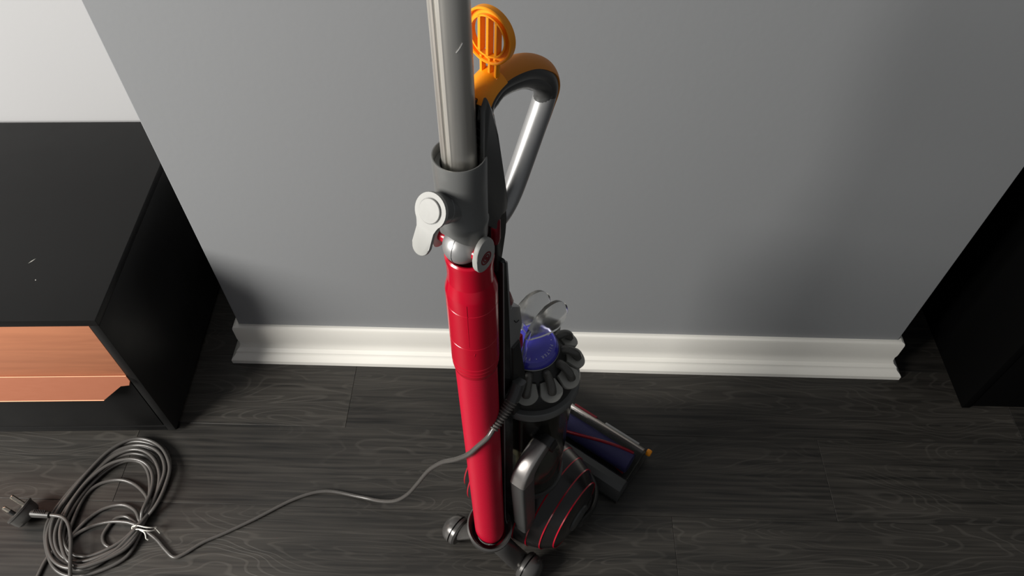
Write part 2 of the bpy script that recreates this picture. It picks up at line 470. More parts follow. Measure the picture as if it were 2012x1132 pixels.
# swivel ball and side lugs
sw = obj('swivel_ball', sphere((0, -0.005, 0.9475), 0.0198), 'steelgrey', vac)
bm = bmesh.new()
lathe([(0.0200, -0.00025), (0.0200, 0.00025), (0.0193, 0.00025), (0.0193, -0.00025)], (0, -0.005, 0.9475), (1, 0.1, 0), n=48, bm=bm, caps=False, closed=True)
obj('seam', bm, 'graphite', sw)
for s in (1, -1):
    def cheek(a, b, d, s=s):
        return (s * d, a, b)
    pts = [(0.014 * math.cos(R(a)) - 0.006, 0.946 + 0.014 * math.sin(R(a))) for a in range(180, 361, 15)]
    pts += [(0.0142 * math.cos(R(a)) - 0.006, 0.955 + 0.020 * math.sin(R(a))) for a in range(0, 181, 15)]
    lg = obj('swivel_lug', prism(pts, cheek, 0.0255, 0.0315, 0.0012, 2), 'silver', vac)
    obj('pivot', lathe([(0.007, 0.0), (0.007, 0.008), (0.006, 0.0085)], (s * 0.0180, -0.006, 0.948), (s, 0, 0), n=28), 'red', lg)
    if s > 0:
        for r0, r1 in ((0.0078, 0.0064), (0.0048, 0.0034)):
            obj('emblem', lathe([(r0, 0), (r0, 0.0007), (r1, 0.0007), (r1, 0)], (0.0314, -0.006, 0.9495), (1, 0, 0), n=32, caps=False, closed=True), 'dark_red', lg, label='dark red ring emblem')
        obj('emblem', lathe([(0.0018, 0), (0.0018, 0.0008)], (0.0314, -0.006, 0.9495), (1, 0, 0), n=20), 'dark_red', lg)

# red upper cuff
cuff = obj('hose_cuff', lathe([(0.0205, 0.915), (0.0213, 0.929), (0.0220, 0.933), (0.0240, 0.9335), (0.0258, 0.9315), (0.0260, 0.927), (0.0250, 0.920), (0.0248, 0.902), (0.0250, 0.895),
                               (0.0285, 0.880), (0.0288, 0.8775), (0.0288, 0.858), (0.02835, 0.8575), (0.02835, 0.857), (0.0289, 0.8565),
                               (0.0290, 0.795), (0.0285, 0.7945), (0.0285, 0.794), (0.0290, 0.7935), (0.0292, 0.752),
                               (0.0286, 0.751), (0.0286, 0.7495), (0.0291, 0.7485), (0.0291, 0.744), (0.0284, 0.743), (0.0284, 0.7415), (0.0288, 0.7405), (0.0287, 0.7365),
                               (0.0279, 0.7355), (0.0279, 0.734), (0.0282, 0.733), (0.0272, 0.7255), (0.024, 0.7235), (0.020, 0.7235), (0.019, 0.90)], n=72, caps=False, closed=True), 'red', vac, smooth=11)
bm = bmesh.new()
def onc(a, z, r=0.0293): return Vector((r * math.cos(a), r * math.sin(a), z))
for (a0_, z0, a1_, z1) in ((-66, 0.784, -52, 0.7815), (-52, 0.7815, -50, 0.787)):
    pth = [onc(R(a0_ + (a1_ - a0_) * t / 8), z0 + (z1 - z0) * t / 8, 0.0289) for t in range(9)]
    tube(pth, 0.0005, 6, bm)
tube([onc(R(-62), 0.904, .0246), onc(R(-62), 0.896, .0246)], 0.0002, 6, bm)
tube([onc(R(-62), z, .0290) for z in (0.877, 0.84, 0.80)], 0.0002, 6, bm)
obj('moulding_line', bm, 'red', cuff)
# red ribbed hose
def hx(z): return 0.0085 * max(0, (0.72 - z) / 0.55)
bm = bmesh.new(); rr = []
nz_ = 760
for i in range(nz_ + 1):
    z = 0.728 - (0.728 - 0.165) * i / nz_
    rad = 0.0262 + 0.00028 * math.sin(2 * PI * z / 0.003)
    if z < 0.19: rad -= 0.003 * ((0.19 - z) / 0.025) ** 2
    rr.append([Vector((hx(z) + rad * math.cos(2 * PI * j / 40), rad * math.sin(2 * PI * j / 40), z)) for j in range(40)])
rings(bm, rr)
obj('hose', bm, 'hose', vac, smooth=80, label='red ribbed suction hose')

# spine behind the hose, widening into the handle housing
lo = [(0.0285, 0.885), (0.030, 0.90), (0.0360, 0.90), (0.0375, 0.86), (0.041, 0.80), (0.045, 0.70), (0.052, 0.50), (0.052, 0.22), (0.045, 0.17), (0.030, 0.17), (0.028, 0.22)]
sp = obj('spine', prism(lo, side, -0.0205, 0.0205, 0.005, 3), 'black', vac)
for s in (1, -1):
    bm = bmesh.new()
    tube(catmull([(s * 0.0208, 0.0300, z) for z in (0.90, 0.7, 0.5, 0.3)] + [(s * .023, .028, .2), (s * .03, .026, .17)], 4), 0.0008, 8, bm)
    obj('trim_edge', bm, 'steelgrey', sp)
obj('rear_panel', prism([(0.0365, 0.895), (0.0385, 0.895), (0.0445, 0.80), (0.041, 0.80)], side, -0.0212, 0.0212, 0.001, 1), 'steelgrey', sp)
hi = [(0.0165, 1.105), (0.0185, 1.113), (0.0225, 1.108), (0.029, 1.075), (0.0385, 1.015), (0.0435, 0.985), (0.0455, 0.955), (0.0435, 0.935), (0.0385, 0.922), (0.030, 0.922), (0.0275, 0.95), (0.0262, 1.04), (0.0235, 1.05)]
hh = obj('handle_housing', prism([(0.0255, 1.10), (0.029, 1.075), (0.0385, 1.015), (0.0435, 0.985), (0.0455, 0.955), (0.0435, 0.935), (0.0385, 0.910), (0.0345, 0.885), (0.0285, 0.885), (0.0275, 0.95), (0.0262, 1.04), (0.0205, 1.06), (0.0205, 1.085), (0.0225, 1.10)],
                                  side, -0.0185, 0.0185, 0.004, 2), 'blackm', vac)
for s in (1, -1):
    x0, x1 = (0.0160, 0.0215) if s > 0 else (-0.0215, -0.0160)
    obj('cheek', prism([(0.0105, 1.112), (0.0165, 1.122), (0.0225, 1.108), (0.0295, 1.075), (0.0385, 1.018), (0.0435, 0.985), (0.0445, 0.972), (0.038, 0.969), (0.033, 0.975), (0.028, 0.968), (0.0265, 0.955),
                        (0.0105, 0.975), (0.0085, 1.05)], side, x0, x1, 0.0022, 2), 'graphite', hh)
    bm = bmesh.new()
    tube([Vector((s * 0.0195, f_, z_)) for f_, z_ in ((0.0245, 1.100), (0.030, 1.074), (0.039, 1.017), (0.0437, 0.987))], 0.0012, 8, bm)
    obj('edge_trim', bm, 'steelgrey', hh)
for k in range(6):
    z = 1.092 - k * 0.0085
    obj('vent_rib', tube([Vector((0.0165 * math.cos(t), 0.0205 + 0.004 * math.sin(t * 0 + k * 0) - 0.001 * k, z - 0.004 * math.cos(t))) for t in [i * PI / 8 for i in range(9)]], 0.0011, 6), 'graphite', hh)
obj('latch_block', box(bmesh.new(), -0.006, 0.006, 0.0165, 0.0225, 1.066, 1.112, 0.001), 'black', hh)
obj('red_catch', tube([Vector((0.0175, 0.0285, z)) for z in (0.932, 0.94, 0.966, 0.972)], lambda s: 0.005 if 0.1 < s < 0.9 else 0.003, 14), 'dark_red', hh)

# looped handle
hp = catmull([(0, 0.0300, 1.088), (0, 0.0355, 1.1015), (0, 0.053, 1.1090), (0, 0.080, 1.104), (0, 0.105, 1.093), (0, 0.127, 1.075), (0, 0.1365, 1.055), (0, 0.131, 1.0375),
              (0, 0.118, 1.016), (0, 0.098, 0.984), (0, 0.080, 0.957), (0, 0.066, 0.944), (0, 0.050, 0.938), (0, 0.040, 0.938)], 6)
def hr(s):
    return (0.0122, 0.0112) if s > 0.42 else (0.0122, 0.0125)
hd = obj('handle', tube(hp[33:], 0.0118, 24, upv=(1, 0, 0)), 'steelgrey', vac, label='silver grey looped handle tube')
gp = []
for i, p_ in enumerate(hp[:42]):
    c_ = Vector((0, 0.075, 1.02)); q_ = (c_ - p_).normalized()
    gp.append(p_ + q_ * (0.0075 * min(1, i / 8) * (1 - max(0, (i - 28) / 13.0))))
obj('grip_underside', tube(gp, lambda s: (0.0112, 0.0118), 24, upv=(1, 0, 0)), 'graphite', hd)
obj('grip', tube(hp[:40], lambda s: (0.0125, 0.0125) if s < 0.8 else (0.0119 + 0.0006 * (1 - (s - .8) / .2), 0.0119 + .0006 * (1 - (s - .8) / .2)), 24, upv=(1, 0, 0)), 'graphite', hd)
# amber over-moulding along the outer half
def cover(path, half, thick, t0=None):
    bm = bmesh.new(); rr = []
    k = len(path)
    for i in range(k):
        t = (path[min(i + 1, k - 1)] - path[max(i - 1, 0)]).normalized()
        x = Vector((1, 0, 0)); nn = t.cross(x)
        if nn.dot(Vector((0, 0.5, 1))) < 0 and i < 10: nn = -nn
        c = Vector((0, 0.07, 1.03))
        if nn.dot(path[i] - c) < 0: nn = -nn
        h = half(i / (k - 1)); th = thick(i / (k - 1))
        rg = []
        m_ = 14
        for j in range(m_ + 1):
            a = -h + 2 * h * j / m_
            rg.append(path[i] + (nn * math.cos(a) + x * math.sin(a)) * (0.0122 + th))
        for j in range(m_, -1, -1):
            a = -h + 2 * h * j / m_
            rg.append(path[i] + (nn * math.cos(a) + x * math.sin(a)) * 0.0110)
        rr.append(rg)
    return rings(bm, rr)
cv = obj('grip_cover', cover(hp[8:75], lambda s: R(72) if s < 0.3 else R(72 - 30 * min(1, (s - 0.3) / 0.22)),
                             lambda s: 0.0016 if s < 0.4 else max(0.0007, 0.0016 - 0.004 * (s - 0.4))), 'amber', hd, label='amber orange rubber cover on the outer curve')
# hinged cap: band round the front of the grip, ring and bars standing up
def cover2(path, h, r0, r1):
    bm = bmesh.new(); rr = []
    k = len(path)
    for i in range(k):
        t = (path[min(i + 1, k - 1)] - path[max(i - 1, 0)]).normalized()
        x = Vector((1, 0, 0)); nn = -t.cross(x)
        if nn.dot(path[i] - Vector((0, 0.07, 1.03))) < 0: nn = -nn
        rg = [path[i] + (nn * math.cos(-h + 2 * h * j / 14) + x * math.sin(-h + 2 * h * j / 14)) * r1 for j in range(15)]
        rg += [path[i] + (nn * math.cos(h - 2 * h * j / 14) + x * math.sin(h - 2 * h * j / 14)) * r0 for j in range(15)]
        rr.append(rg)
    return rings(bm, rr)
cap = obj('wand_cap', cover2(catmull([(0, 0.0320, 1.0990), (0, 0.0355, 1.1035), (0, 0.042, 1.1070), (0, 0.053, 1.1090)], 5), R(70), 0.0135, 0.0162), 'orange', vac, label='bright orange hinged wand cap standing open')
dc = Vector((0.0, 0.0470, 1.1570)); dax = Vector((0.0, -0.99, 0.05)).normalized()   # disc centre and axis
du = Vector((1, 0, 0)); dv = dax.cross(du).normalized()
if dv.z < 0: dv = -dv
DR = 0.0248
obj('cap_rim', lathe([(DR - .0024, -0.003), (DR - .0024, 0.0025), (DR - .0016, 0.0035), (DR - .0006, 0.0035), (DR, 0.0027), (DR, -0.003)], dc, dax, n=52, caps=False, closed=True), 'orange', cap)
obj('cap_ring', lathe([(DR - .0078, -0.003), (DR - .0078, 0.003), (DR - .0063, 0.003), (DR - .0063, -0.003)], dc, dax, n=52, caps=False, closed=True), 'orange', cap)
obj('cap_web', lathe([(DR - .0070, -0.0035), (DR - .0070, -0.0005), (DR - .0012, -0.0005), (DR - .0012, -0.0035)], dc, dax, n=52, caps=False, closed=True), 'orange', cap)
for bx_ in (-0.0085, 0.0, 0.0085):
    hl = math.sqrt((DR - .0070) ** 2 - bx_ ** 2)
    bm = bmesh.new()
    prism([(bx_ - 0.0014, -hl), (bx_ + 0.0014, -hl), (bx_ + 0.0014, hl), (bx_ - 0.0014, hl)], lambda a, b, d: dc + du * a + dv * b + dax * d, -0.0045, 0.003, 0.0003, 1, bm)
    obj('cap_bar', bm, 'orange', cap)
for bx_ in (-0.0075, 0.0015, 0.0085):
    bm = bmesh.new()
    tube([dc + du * bx_ - dv * 0.0195 - dax * 0.001, dc + du * (bx_ * .95) - dv * 0.030 - dax * 0.001, dc + du * (bx_ * .95) - dv * 0.0385 - dax * 0.001], (0.0016, 0.0032), shape=squircle(12, .6), bm=bm, upv=(1, 0, 0))
    obj('hinge_arm', bm, 'orange', cap)
obj('hinge_pin', tube([dc - du * 0.009 - dv * 0.0375, dc + du * 0.010 - dv * 0.0375], 0.0021, 12), 'orange', cap)

# ---- dust bin and cyclone crown
BF = 0.128
BC = Vector((0, BF, 0))
bin_ = obj('dust_bin', lathe([(0.058, 0.215), (0.0625, 0.218), (0.0645, 0.36), (0.067, 0.515), (0.0645, 0.515), (0.062, 0.36), (0.060, 0.222), (0.058, 0.220)], BC, n=64, caps=False, closed=True), 'smoke', vac, label='smoked clear dust bin')
obj('bin_base', lathe([(0.056, 0.205), (0.066, 0.207), (0.066, 0.219), (0.056, 0.2195)], BC, n=56), 'graphite', bin_)
obj('shroud', lathe([(0.045, 0.36), (0.050, 0.365), (0.050, 0.50), (0.050, 0.514)], BC, n=48), 'blackm', bin_)
obj('inner_cone', lathe([(0.022, 0.2198), (0.022, 0.30), (0.036, 0.31), (0.036, 0.359)], BC, n=40), 'dust', bin_)
obj('bin_rim', lathe([(0.064, 0.5155), (0.0735, 0.5155), (0.0748, 0.518), (0.0748, 0.531), (0.0732, 0.5345), (0.066, 0.535), (0.064, 0.535)], BC, n=64, caps=True), 'collar', vac)
crown = obj('cyclone_crown', lathe([(0.066, 0.5352), (0.0665, 0.55), (0.062, 0.562), (0.050, 0.585), (0.043, 0.601), (0.040, 0.606), (0.02, 0.606)], BC, n=64), 'blackm', vac)
for k in range(11):
    a = R(3 + 360 / 11 * k)
    d = Vector((math.cos(a), math.sin(a), 0)); tng = Vector((-math.sin(a), math.cos(a), 0))
    nrm = (d * 0.50 + Vector((0, 0, 0.87))).normalized()
    out = (d * 0.87 - Vector((0, 0, 0.50))).normalized()
    pc = BC + d * 0.0615 + Vector((0, 0, 0.5795))
    pts = [(0.0186 * math.cos(R(t)), 0.0178 * math.sin(R(t))) for t in range(-80, 81, 10)] + [(-0.014, 0.0115), (-0.014, -0.0115)]
    pet = obj('cyclone', prism(pts, lambda p, q, e: pc + out * p + tng * q + nrm * e, -0.004, 0.0022, 0.0007, 1), 'cyclone', crown)
    u_, v_, a_ = tng, d, Vector((0, 0, 1))
    bm = lathe([(0.0165, 0), (0.0095, 0.035)], pc - nrm * 0.003, -nrm, n=20)
    obj('cone', bm, 'blackm', pet)
    path = catmull([BC + d * 0.040 + Vector((0, 0, 0.597)), BC + d * 0.047 + Vector((0, 0, 0.6005)), BC + d * 0.0545 + Vector((0, 0, 0.5980)), BC + d * 0.062 + Vector((0, 0, 0.5915)), BC + d * 0.066 + Vector((0, 0, 0.584)), BC + d * 0.067 + Vector((0, 0, 0.577))], 4)
    obj('outlet_tube', tube(path, lambda s: 0.0066 if s < .9 else 0.0066 - 0.03 * (s - .9), 14, upv=tng), 'cyclone_tube', pet)
fc = obj('filter_cap', lathe([(0.0385, 0.6062), (0.0392, 0.610), (0.0375, 0.6165), (0.0345, 0.6195), (0.0335, 0.6185), (0.030, 0.6190), (0.020, 0.6225), (0.010, 0.6245), (0.002, 0.625)], BC + Vector((0, -.003, 0)), n=56), 'purple', vac, label='violet filter cap with pale lettering')
obj('cap_seal', lathe([(0.0396, 0.6063), (0.0402, 0.608), (0.0396, 0.6095), (0.0388, 0.608)], BC + Vector((0, -.003, 0)), n=56, caps=False, closed=True), 'steelgrey', fc)
# FILTER lettering round the cap
def letter(ch, size):
    cu = bpy.data.curves.new('letter', 'FONT'); cu.body = ch; cu.size = size; cu.extrude = 0.00012; cu.align_x = 'CENTER'
    to = bpy.data.objects.new('letter', cu); COL.objects.link(to)
    dg = bpy.context.evaluated_depsgraph_get()
    me = bpy.data.meshes.new_from_object(to.evaluated_get(dg))
    bpy.data.objects.remove(to); bpy.data.curves.remove(cu)
    return me
lm = {c: letter(c, 0.0062) for c in 'FILTER\u2022'}
bm = bmesh.new()
word = 'FILTER \u2022 '
step = 360 / (len(word) * 4)
for i in range(len(word) * 4):
    ch = word[i % len(word)]
    if ch == ' ': continue
    a = R(118 - i * step)
    me = lm[ch].copy()
    me.transform(Matrix.Translation(BC + Vector((0.0262 * math.cos(a), -.003 + 0.0262 * math.sin(a), 0.6204))) @ Matrix.Rotation(a - PI / 2, 4, 'Z') @ Matrix.Rotation(R(-12), 4, 'X'))
    bm.from_mesh(me); bpy.data.meshes.remove(me)
obj('lettering', bm, 'print', fc, smooth=None)

# latch between spine and bin, clear carry handle
la = obj('bin_latch', prism([(0.040, 0.795), (0.050, 0.802), (0.066, 0.785), (0.0715, 0.745), (0.062, 0.72), (0.060, 0.66), (0.052, 0.60), (0.047, 0.60), (0.043, 0.70)], side, -0.018, 0.020, 0.003, 2), 'steelgrey', vac)
obj('release_button', prism([(0.040, 0.80), (0.042, 0.834), (0.050, 0.828), (0.0575, 0.803), (0.052, 0.795)], side, -0.012, 0.0165, 0.002, 2), 'dark_red', la)
obj('latch_line', tube(catmull([(0.0202, 0.052, 0.772), (0.0204, 0.056, 0.764), (0.0202, 0.062, 0.762)], 5), 0.0007, 6), 'black', la)
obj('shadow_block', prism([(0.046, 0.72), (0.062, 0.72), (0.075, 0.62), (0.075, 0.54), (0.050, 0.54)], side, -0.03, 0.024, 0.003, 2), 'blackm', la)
ch_ = obj('carry_handle', tube(catmull([(0.021, 0.083, 0.712), (0.021, 0.078, 0.695), (0.021, 0.0745, 0.67), (0.021, 0.070, 0.635), (0.021, 0.064, 0.60)], 5), (0.0022, 0.0042), shape=squircle(14, .7), upv=(1, 0, 0)), 'clear', vac, label='clear plastic carry handle')
obj('bridge', tube(catmull([(0.021, 0.083, 0.712), (0.012, 0.081, 0.722), (0.0, 0.078, 0.724), (-0.007, 0.076, 0.718)], 4), (0.002, 0.004), shape=squircle(14, .7), upv=(0, 0, 1)), 'clear', ch_)
lobe = [(0.074, 0.708), (0.084, 0.722), (0.104, 0.731), (0.126, 0.727), (0.148, 0.713), (0.166, 0.690), (0.174, 0.668), (0.172, 0.650), (0.160, 0.643), (0.146, 0.648), (0.130, 0.659), (0.110, 0.674), (0.092, 0.690)]
lobe = [(v.x, v.y) for v in catmull([(a, b, 0) for a, b in lobe], 3, closed=True)]
for x0 in (-0.009, 0.0205):
    obj('lobe', prism(lobe, side, x0, x0 + 0.005, 0.002, 3), 'clear', ch_)
obj('red_tab', prism([(0.076, 0.70), (0.084, 0.698), (0.086, 0.672), (0.078, 0.662)], side, -0.006, 0.012, 0.0015, 2), 'red', ch_)

# inlet duct: gunmetal elbow, dark down pipe
sq = squircle(32, 0.38)
el = obj('inlet_elbow', tube(catmull([(0.052, 0.094, 0.436), (0.052, 0.078, 0.431), (0.052, 0.056, 0.421), (0.052, 0.040, 0.404), (0.052, 0.034, 0.385)], 6), lambda s: (0.0145, 0.0140 + 0.003 * s), shape=sq, upv=(1, 0, 0)), 'gunmetal', vac, label='gunmetal inlet elbow')
obj('elbow_seal', tube([Vector((0.053, 0.083, 0.4335)), Vector((0.053, 0.098, 0.438))], (0.0205, 0.0225), shape=sq, upv=(1, 0, 0)), 'black', el)
obj('down_pipe', tube(catmull([(0.052, 0.036, 0.386), (0.052, 0.038, 0.34), (0.053, 0.042, 0.26), (0.054, 0.046, 0.175)], 5), lambda s: (0.0142, 0.0175) if s < .93 else (0.0125, 0.0155), shape=sq, upv=(1, 0, 0)), 'graphite', vac)

# ---- ball with red stripes
bc = Vector((0, 0.138, 0.108))
prof = [(0.116, 0.030), (0.113, 0.052), (0.107, 0.072), (0.086, 0.0885), (0.061, 0.0985), (0.034, 0.1045), (0.0, 0.107)]
full = [(rad, h) for h, rad in prof] + [(rad, -h) for h, rad in prof[-2::-1]]
ball = obj('ball', lathe(full, bc, (1, 0, 0), n=64), 'ball', vac, smooth=12, label='dark faceted ball with red stripes')
for h, rad in prof[2:-1]:
    for s in (1, -1):
        bm = lathe([(rad - 0.001, -0.0012), (rad + 0.0009, -0.0012), (rad + 0.0009, 0.0012), (rad - 0.001, 0.0012)], bc + Vector((s * h, 0, 0)), (1, 0, 0), n=64, caps=False, closed=True)
        obj('stripe', bm, 'red', ball)
obj('axle_cap', lathe([(0.030, 0.114), (0.028, 0.119), (0.012, 0.121)], bc, (1, 0, 0), n=32), 'graphite', ball)
obj('ball_cowl', prism([(0.05, 0.17), (0.05, 0.21), (0.19, 0.21), (0.205, 0.195), (0.10, 0.195)], side, -0.03, 0.03, 0.003, 2), 'blackm', vac)

# ---- yoke and cleaner head
for s in (1, -1):
    obj('yoke_arm', tube(catmull([(s * 0.121, 0.138, 0.085), (s * 0.121, 0.19, 0.06), (s * 0.10, 0.235, 0.045), (s * 0.06, 0.262, 0.04)], 5), (0.006, 0.011), 12, upv=(1, 0, 0)), 'blackm', vac)
obj('neck', tube(catmull([(0, 0.215, 0.07), (0, 0.24, 0.052), (0, 0.27, 0.042)], 5), 0.024, 20), 'blackm', vac)
HR0, HR1 = -0.145, 0.147
head = obj('cleaner_head', prism([(0.252, 0.006), (0.250, 0.034), (0.256, 0.050), (0.268, 0.056), (0.284, 0.052), (0.292, 0.040), (0.294, 0.006)], side, HR0, HR1, 0.003, 2), 'graphite', vac, label='cleaner head with clear window over a violet brush bar')
obj('sole_plate', prism([(0.250, 0.003), (0.250, 0.008), (0.378, 0.008), (0.381, 0.004)], side, HR0, HR1, 0.001, 1), 'blackm', head)
win = [(0.287, 0.050), (0.300, 0.0600), (0.322, 0.0665), (0.345, 0.0655), (0.362, 0.058), (0.372, 0.045), (0.377, 0.028), (0.379, 0.010)]
inn = [(a - (0.0015 if a < .3 else 0.0022 * (a - .33) / .05), b - 0.0022) for a, b in win]
inn[-1] = (0.3768, 0.010)
obj('window', prism(win + inn[::-1], side, HR0 + 0.002, HR1, 0.0), 'clear', head, label='clear curved window')
for s, x0 in ((1, HR1 - 0.004), (-1, HR0)):
    obj('end_plate', prism([(0.292, 0.009)] + [(a, b - 0.0025) for a, b in win[:-1]] + [(0.376, 0.010)], side, x0, x0 + 0.004, 0.0006, 1), 'smoke', head)
br = obj('brush_bar', lathe([(0.006, HR0 + 0.008), (0.0225, HR0 + 0.010), (0.0235, 0), (0.0225, HR1 - 0.018), (0.006, HR1 - 0.016)], (0, 0.330, 0.0345), (1, 0, 0), n=40), 'violet_brush', head, label='violet brush roller')
for ph in (0, PI):
    pth = [Vector((HR0 + 0.015 + 0.255 * t / 60, 0.330 + 0.0240 * math.cos(ph + 1.0 - 1.7 * t / 60 * 2), 0.0345 + 0.0240 * math.sin(ph + 1.0 - 1.7 * t / 60 * 2))) for t in range(61)]
    obj('bristle_strip', tube(pth, 0.0034, 8), 'red', br)
obj('front_bar', prism([(0.3555, 0.0565), (0.360, 0.0615), (0.369, 0.055), (0.3735, 0.047), (0.3700, 0.045)], side, HR0 + 0.004, HR1 - 0.006, 0.0012, 1), 'gunmetal', head)
obj('front_strip', prism([(0.3682, 0.0560), (0.374, 0.0545), (0.3790, 0.042), (0.3755, 0.038)], side, 0.040, 0.125, 0.0012, 1), 'steelgrey', head)
obj('red_strip', prism([(0.3682, 0.0560), (0.374, 0.0545), (0.3790, 0.042), (0.3755, 0.038)], side, -0.04, 0.018, 0.0012, 1), 'dark_red', head)
obj('end_button', lathe([(0.0065, 0.0), (0.0075, 0.002), (0.0075, 0.008), (0.006, 0.0105)], (HR1 - 0.002, 0.3705, 0.046), (1, 0, 0), n=20), 'orange', head, label='small orange end button')

# ---- hose foot cup, stand and stabiliser wheels
cx = hx(0.17)
bm = bmesh.new(); n = 44
rr = []
for (rad, z, tilt) in ((0.024, 0.150, 0), (0.033, 0.150, 0), (0.0390, 0.165, 0.2), (0.0410, 0.190, 1.0), (0.0380, 0.193, 1.0), (0.0330, 0.180, 0.7), (0.029, 0.160, 0), (0.024, 0.156, 0)):
    rg = []
    for j in range(n):
        a = 2 * PI * j / n
        hgt = z + tilt * (0.016 * math.cos(a - R(150)) )
        rg.append(Vector((cx + rad * math.cos(a), rad * math.sin(a), hgt)))
    rr.append(rg)
rings(bm, rr, caps=False, closed=True)
cup = obj('hose_cup', bm, 'dark_gun', vac)
obj('cup_liner', lathe([(0.0235, 0.1555), (0.0285, 0.158), (0.0285, 0.1595), (0.0235, 0.1575)], (cx, 0, 0), n=40, caps=False, closed=True), 'dark_red', cup)
obj('cup_stem', tube(catmull([(cx, 0.006, 0.152), (cx, 0.012, 0.125), (0.003, 0.020, 0.085), (0, 0.026, 0.05)], 5), lambda s: (0.026 - 0.008 * s, 0.022 - 0.009 * s), 20, upv=(1, 0, 0)), 'graphite', cup)
st = obj('stand', tube(catmull([(-0.078, 0.004, 0.026), (-0.066, 0.004, 0.036), (-0.045, 0.006, 0.070), (-0.022, 0.008, 0.105), (0.0, 0.008, 0.118), (0.025, 0.010, 0.105), (0.048, 0.016, 0.070), (0.064, 0.024, 0.036), (0.072, 0.026, 0.026)], 6),
                       lambda s: (0.021, 0.0150 - 0.005 * abs(2 * s - 1)), 14, upv=(0, 1, 0)), 'dark_gun', vac, label='gunmetal stand carrying two small wheels')
bm = bmesh.new()
tube(catmull([(0.012, -0.010, 0.122), (0.035, -0.005, 0.095), (0.052, 0.004, 0.060), (0.066, 0.012, 0.03)], 6), 0.0022, 10, bm)
obj('stand_edge', bm, 'steelgrey', st)
for s, fy in ((-1, 0.001), (1, 0.026)):
    wc = Vector((s * 0.078, fy, 0.0295))
    prof_ = [(0.012, -0.008), (0.022, -0.008), (0.0255, -0.006), (0.0255, -0.0015)]
    wh = obj('wheel', lathe([(0.010, -0.012), (0.0265, -0.010), (0.0295, -0.006), (0.0295, 0.0)], wc, (s, 0, 0), n=40), 'dark_gun', vac)
    obj('tyre_gap', lathe([(0.0265, 0.0), (0.0265, 0.003)], wc, (s, 0, 0), n=40), 'black', wh)
    obj('hub_dome', lathe([(0.0295, 0.003), (0.0288, 0.010), (0.0260, 0.0175), (0.0195, 0.0240), (0.011, 0.0275), (0.001, 0.0285)], wc, (s, 0, 0), n=40), 'dark_gun', wh)
obj('release_pedal', prism([(0.055, 0.20), (0.062, 0.205), (0.085, 0.30), (0.080, 0.302)], side, -0.034, -0.026, 0.002, 2), 'dark_red', vac)

# ---- mains cable
def vl(*p): return VM @ Vector(p)
gr = obj('cable_gland', tube([Vector(p) for p in ((0.030, 0.052, 0.640), (0.031, 0.044, 0.627), (0.031, 0.036, 0.616))], lambda s: (0.0105, 0.0085), shape=squircle(20, .6), upv=(0, 0, 1)), 'graphite', vac)
rel0, rel1 = Vector((0.031, 0.037, 0.617)), Vector((0.029, -0.008, 0.592))
k = 12
rr_prof = []
for i in range(k):
    a = i / k; b = (i + 0.55) / k
    R0 = 0.0092 - 0.0022 * a
    rr_prof += [(R0 - 0.0022, a), (R0, a + 0.012), (R0, b), (R0 - 0.0022, b + 0.012)]
L_ = (rel1 - rel0).length
obj('strain_relief', lathe([(r_, h_ * L_) for r_, h_ in rr_prof], rel0, rel1 - rel0, n=20), 'relief', gr)

def px(u, v, z):                                          # world point at height z along the sight line that passes (u, v)
    d = fw + rt2 * ((u - 1006) / 1450) - up2 * ((v - 566) / 1450)
    return Vector((0, 0, 1.5)) + d * ((z - 1.5) / d.z)
CR = 0.0038
lead = [vl(0.0295, -0.004, 0.594), vl(0.0275, -0.016, 0.582), px(940, 876, 0.555), px(920, 893, 0.522), px(895, 903, 0.47), px(868, 909, 0.41), px(842, 925, 0.33), px(820, 951, 0.235), px(800, 972, 0.14),
        px(776, 984, 0.065), px(745, 984, 0.022), px(705, 976, 0.006)]
floor_px = [(640, 965), (580, 980), (500, 1020), (440, 1048), (400, 1065), (362, 1088), (342, 1095), (325, 1080), (308, 1060), (290, 1046)]
lead += [px(u, v, CR + 0.0005) for u, v in floor_px]
def crop(x, y): return (x / 3.876, 840 + y / 3.876)
OUT = [(1090, 770), (960, 925), (700, 1050), (520, 1075), (400, 1000), (352, 850), (385, 690), (500, 520), (660, 330), (840, 165), (1010, 82), (1150, 85), (1260, 150), (1310, 280), (1270, 420), (1190, 580)]
INN = [(1030, 745), (890, 880), (700, 975), (590, 985), (520, 930), (490, 830), (510, 720), (580, 570), (690, 420), (830, 300), (960, 252), (1060, 262), (1125, 320), (1150, 410), (1140, 520), (1095, 640)]
loops = []
for i, w_ in enumerate((0.02, 0.55, 0.22, 0.85, 0.38, 0.08, 0.68, 0.30, 1.0, 0.48)):
    rnd = random.Random(40 + i)
    jx, jy = rnd.uniform(-14, 14), rnd.uniform(-10, 22) if i % 3 else rnd.uniform(10, 60)
    lp = []
    for j, ((ax_, ay_), (bx_, by_)) in enumerate(zip(OUT, INN)):
        ww = w_ if j not in (0,) else 0.25 + 0.5 * w_
        g = math.sin(j * 0.8 + i * 1.7) * 12
        kx = jx + g if j else 0
        low = 1.0 if j in (1, 2, 3, 4) else 0.25
        lp.append((ax_ + (bx_ - ax_) * ww + kx, ay_ + (by_ - ay_) * ww + jy * low * (1 if j else 0) + g * .5 * (1 if j else 0)))
    loops.append(lp)
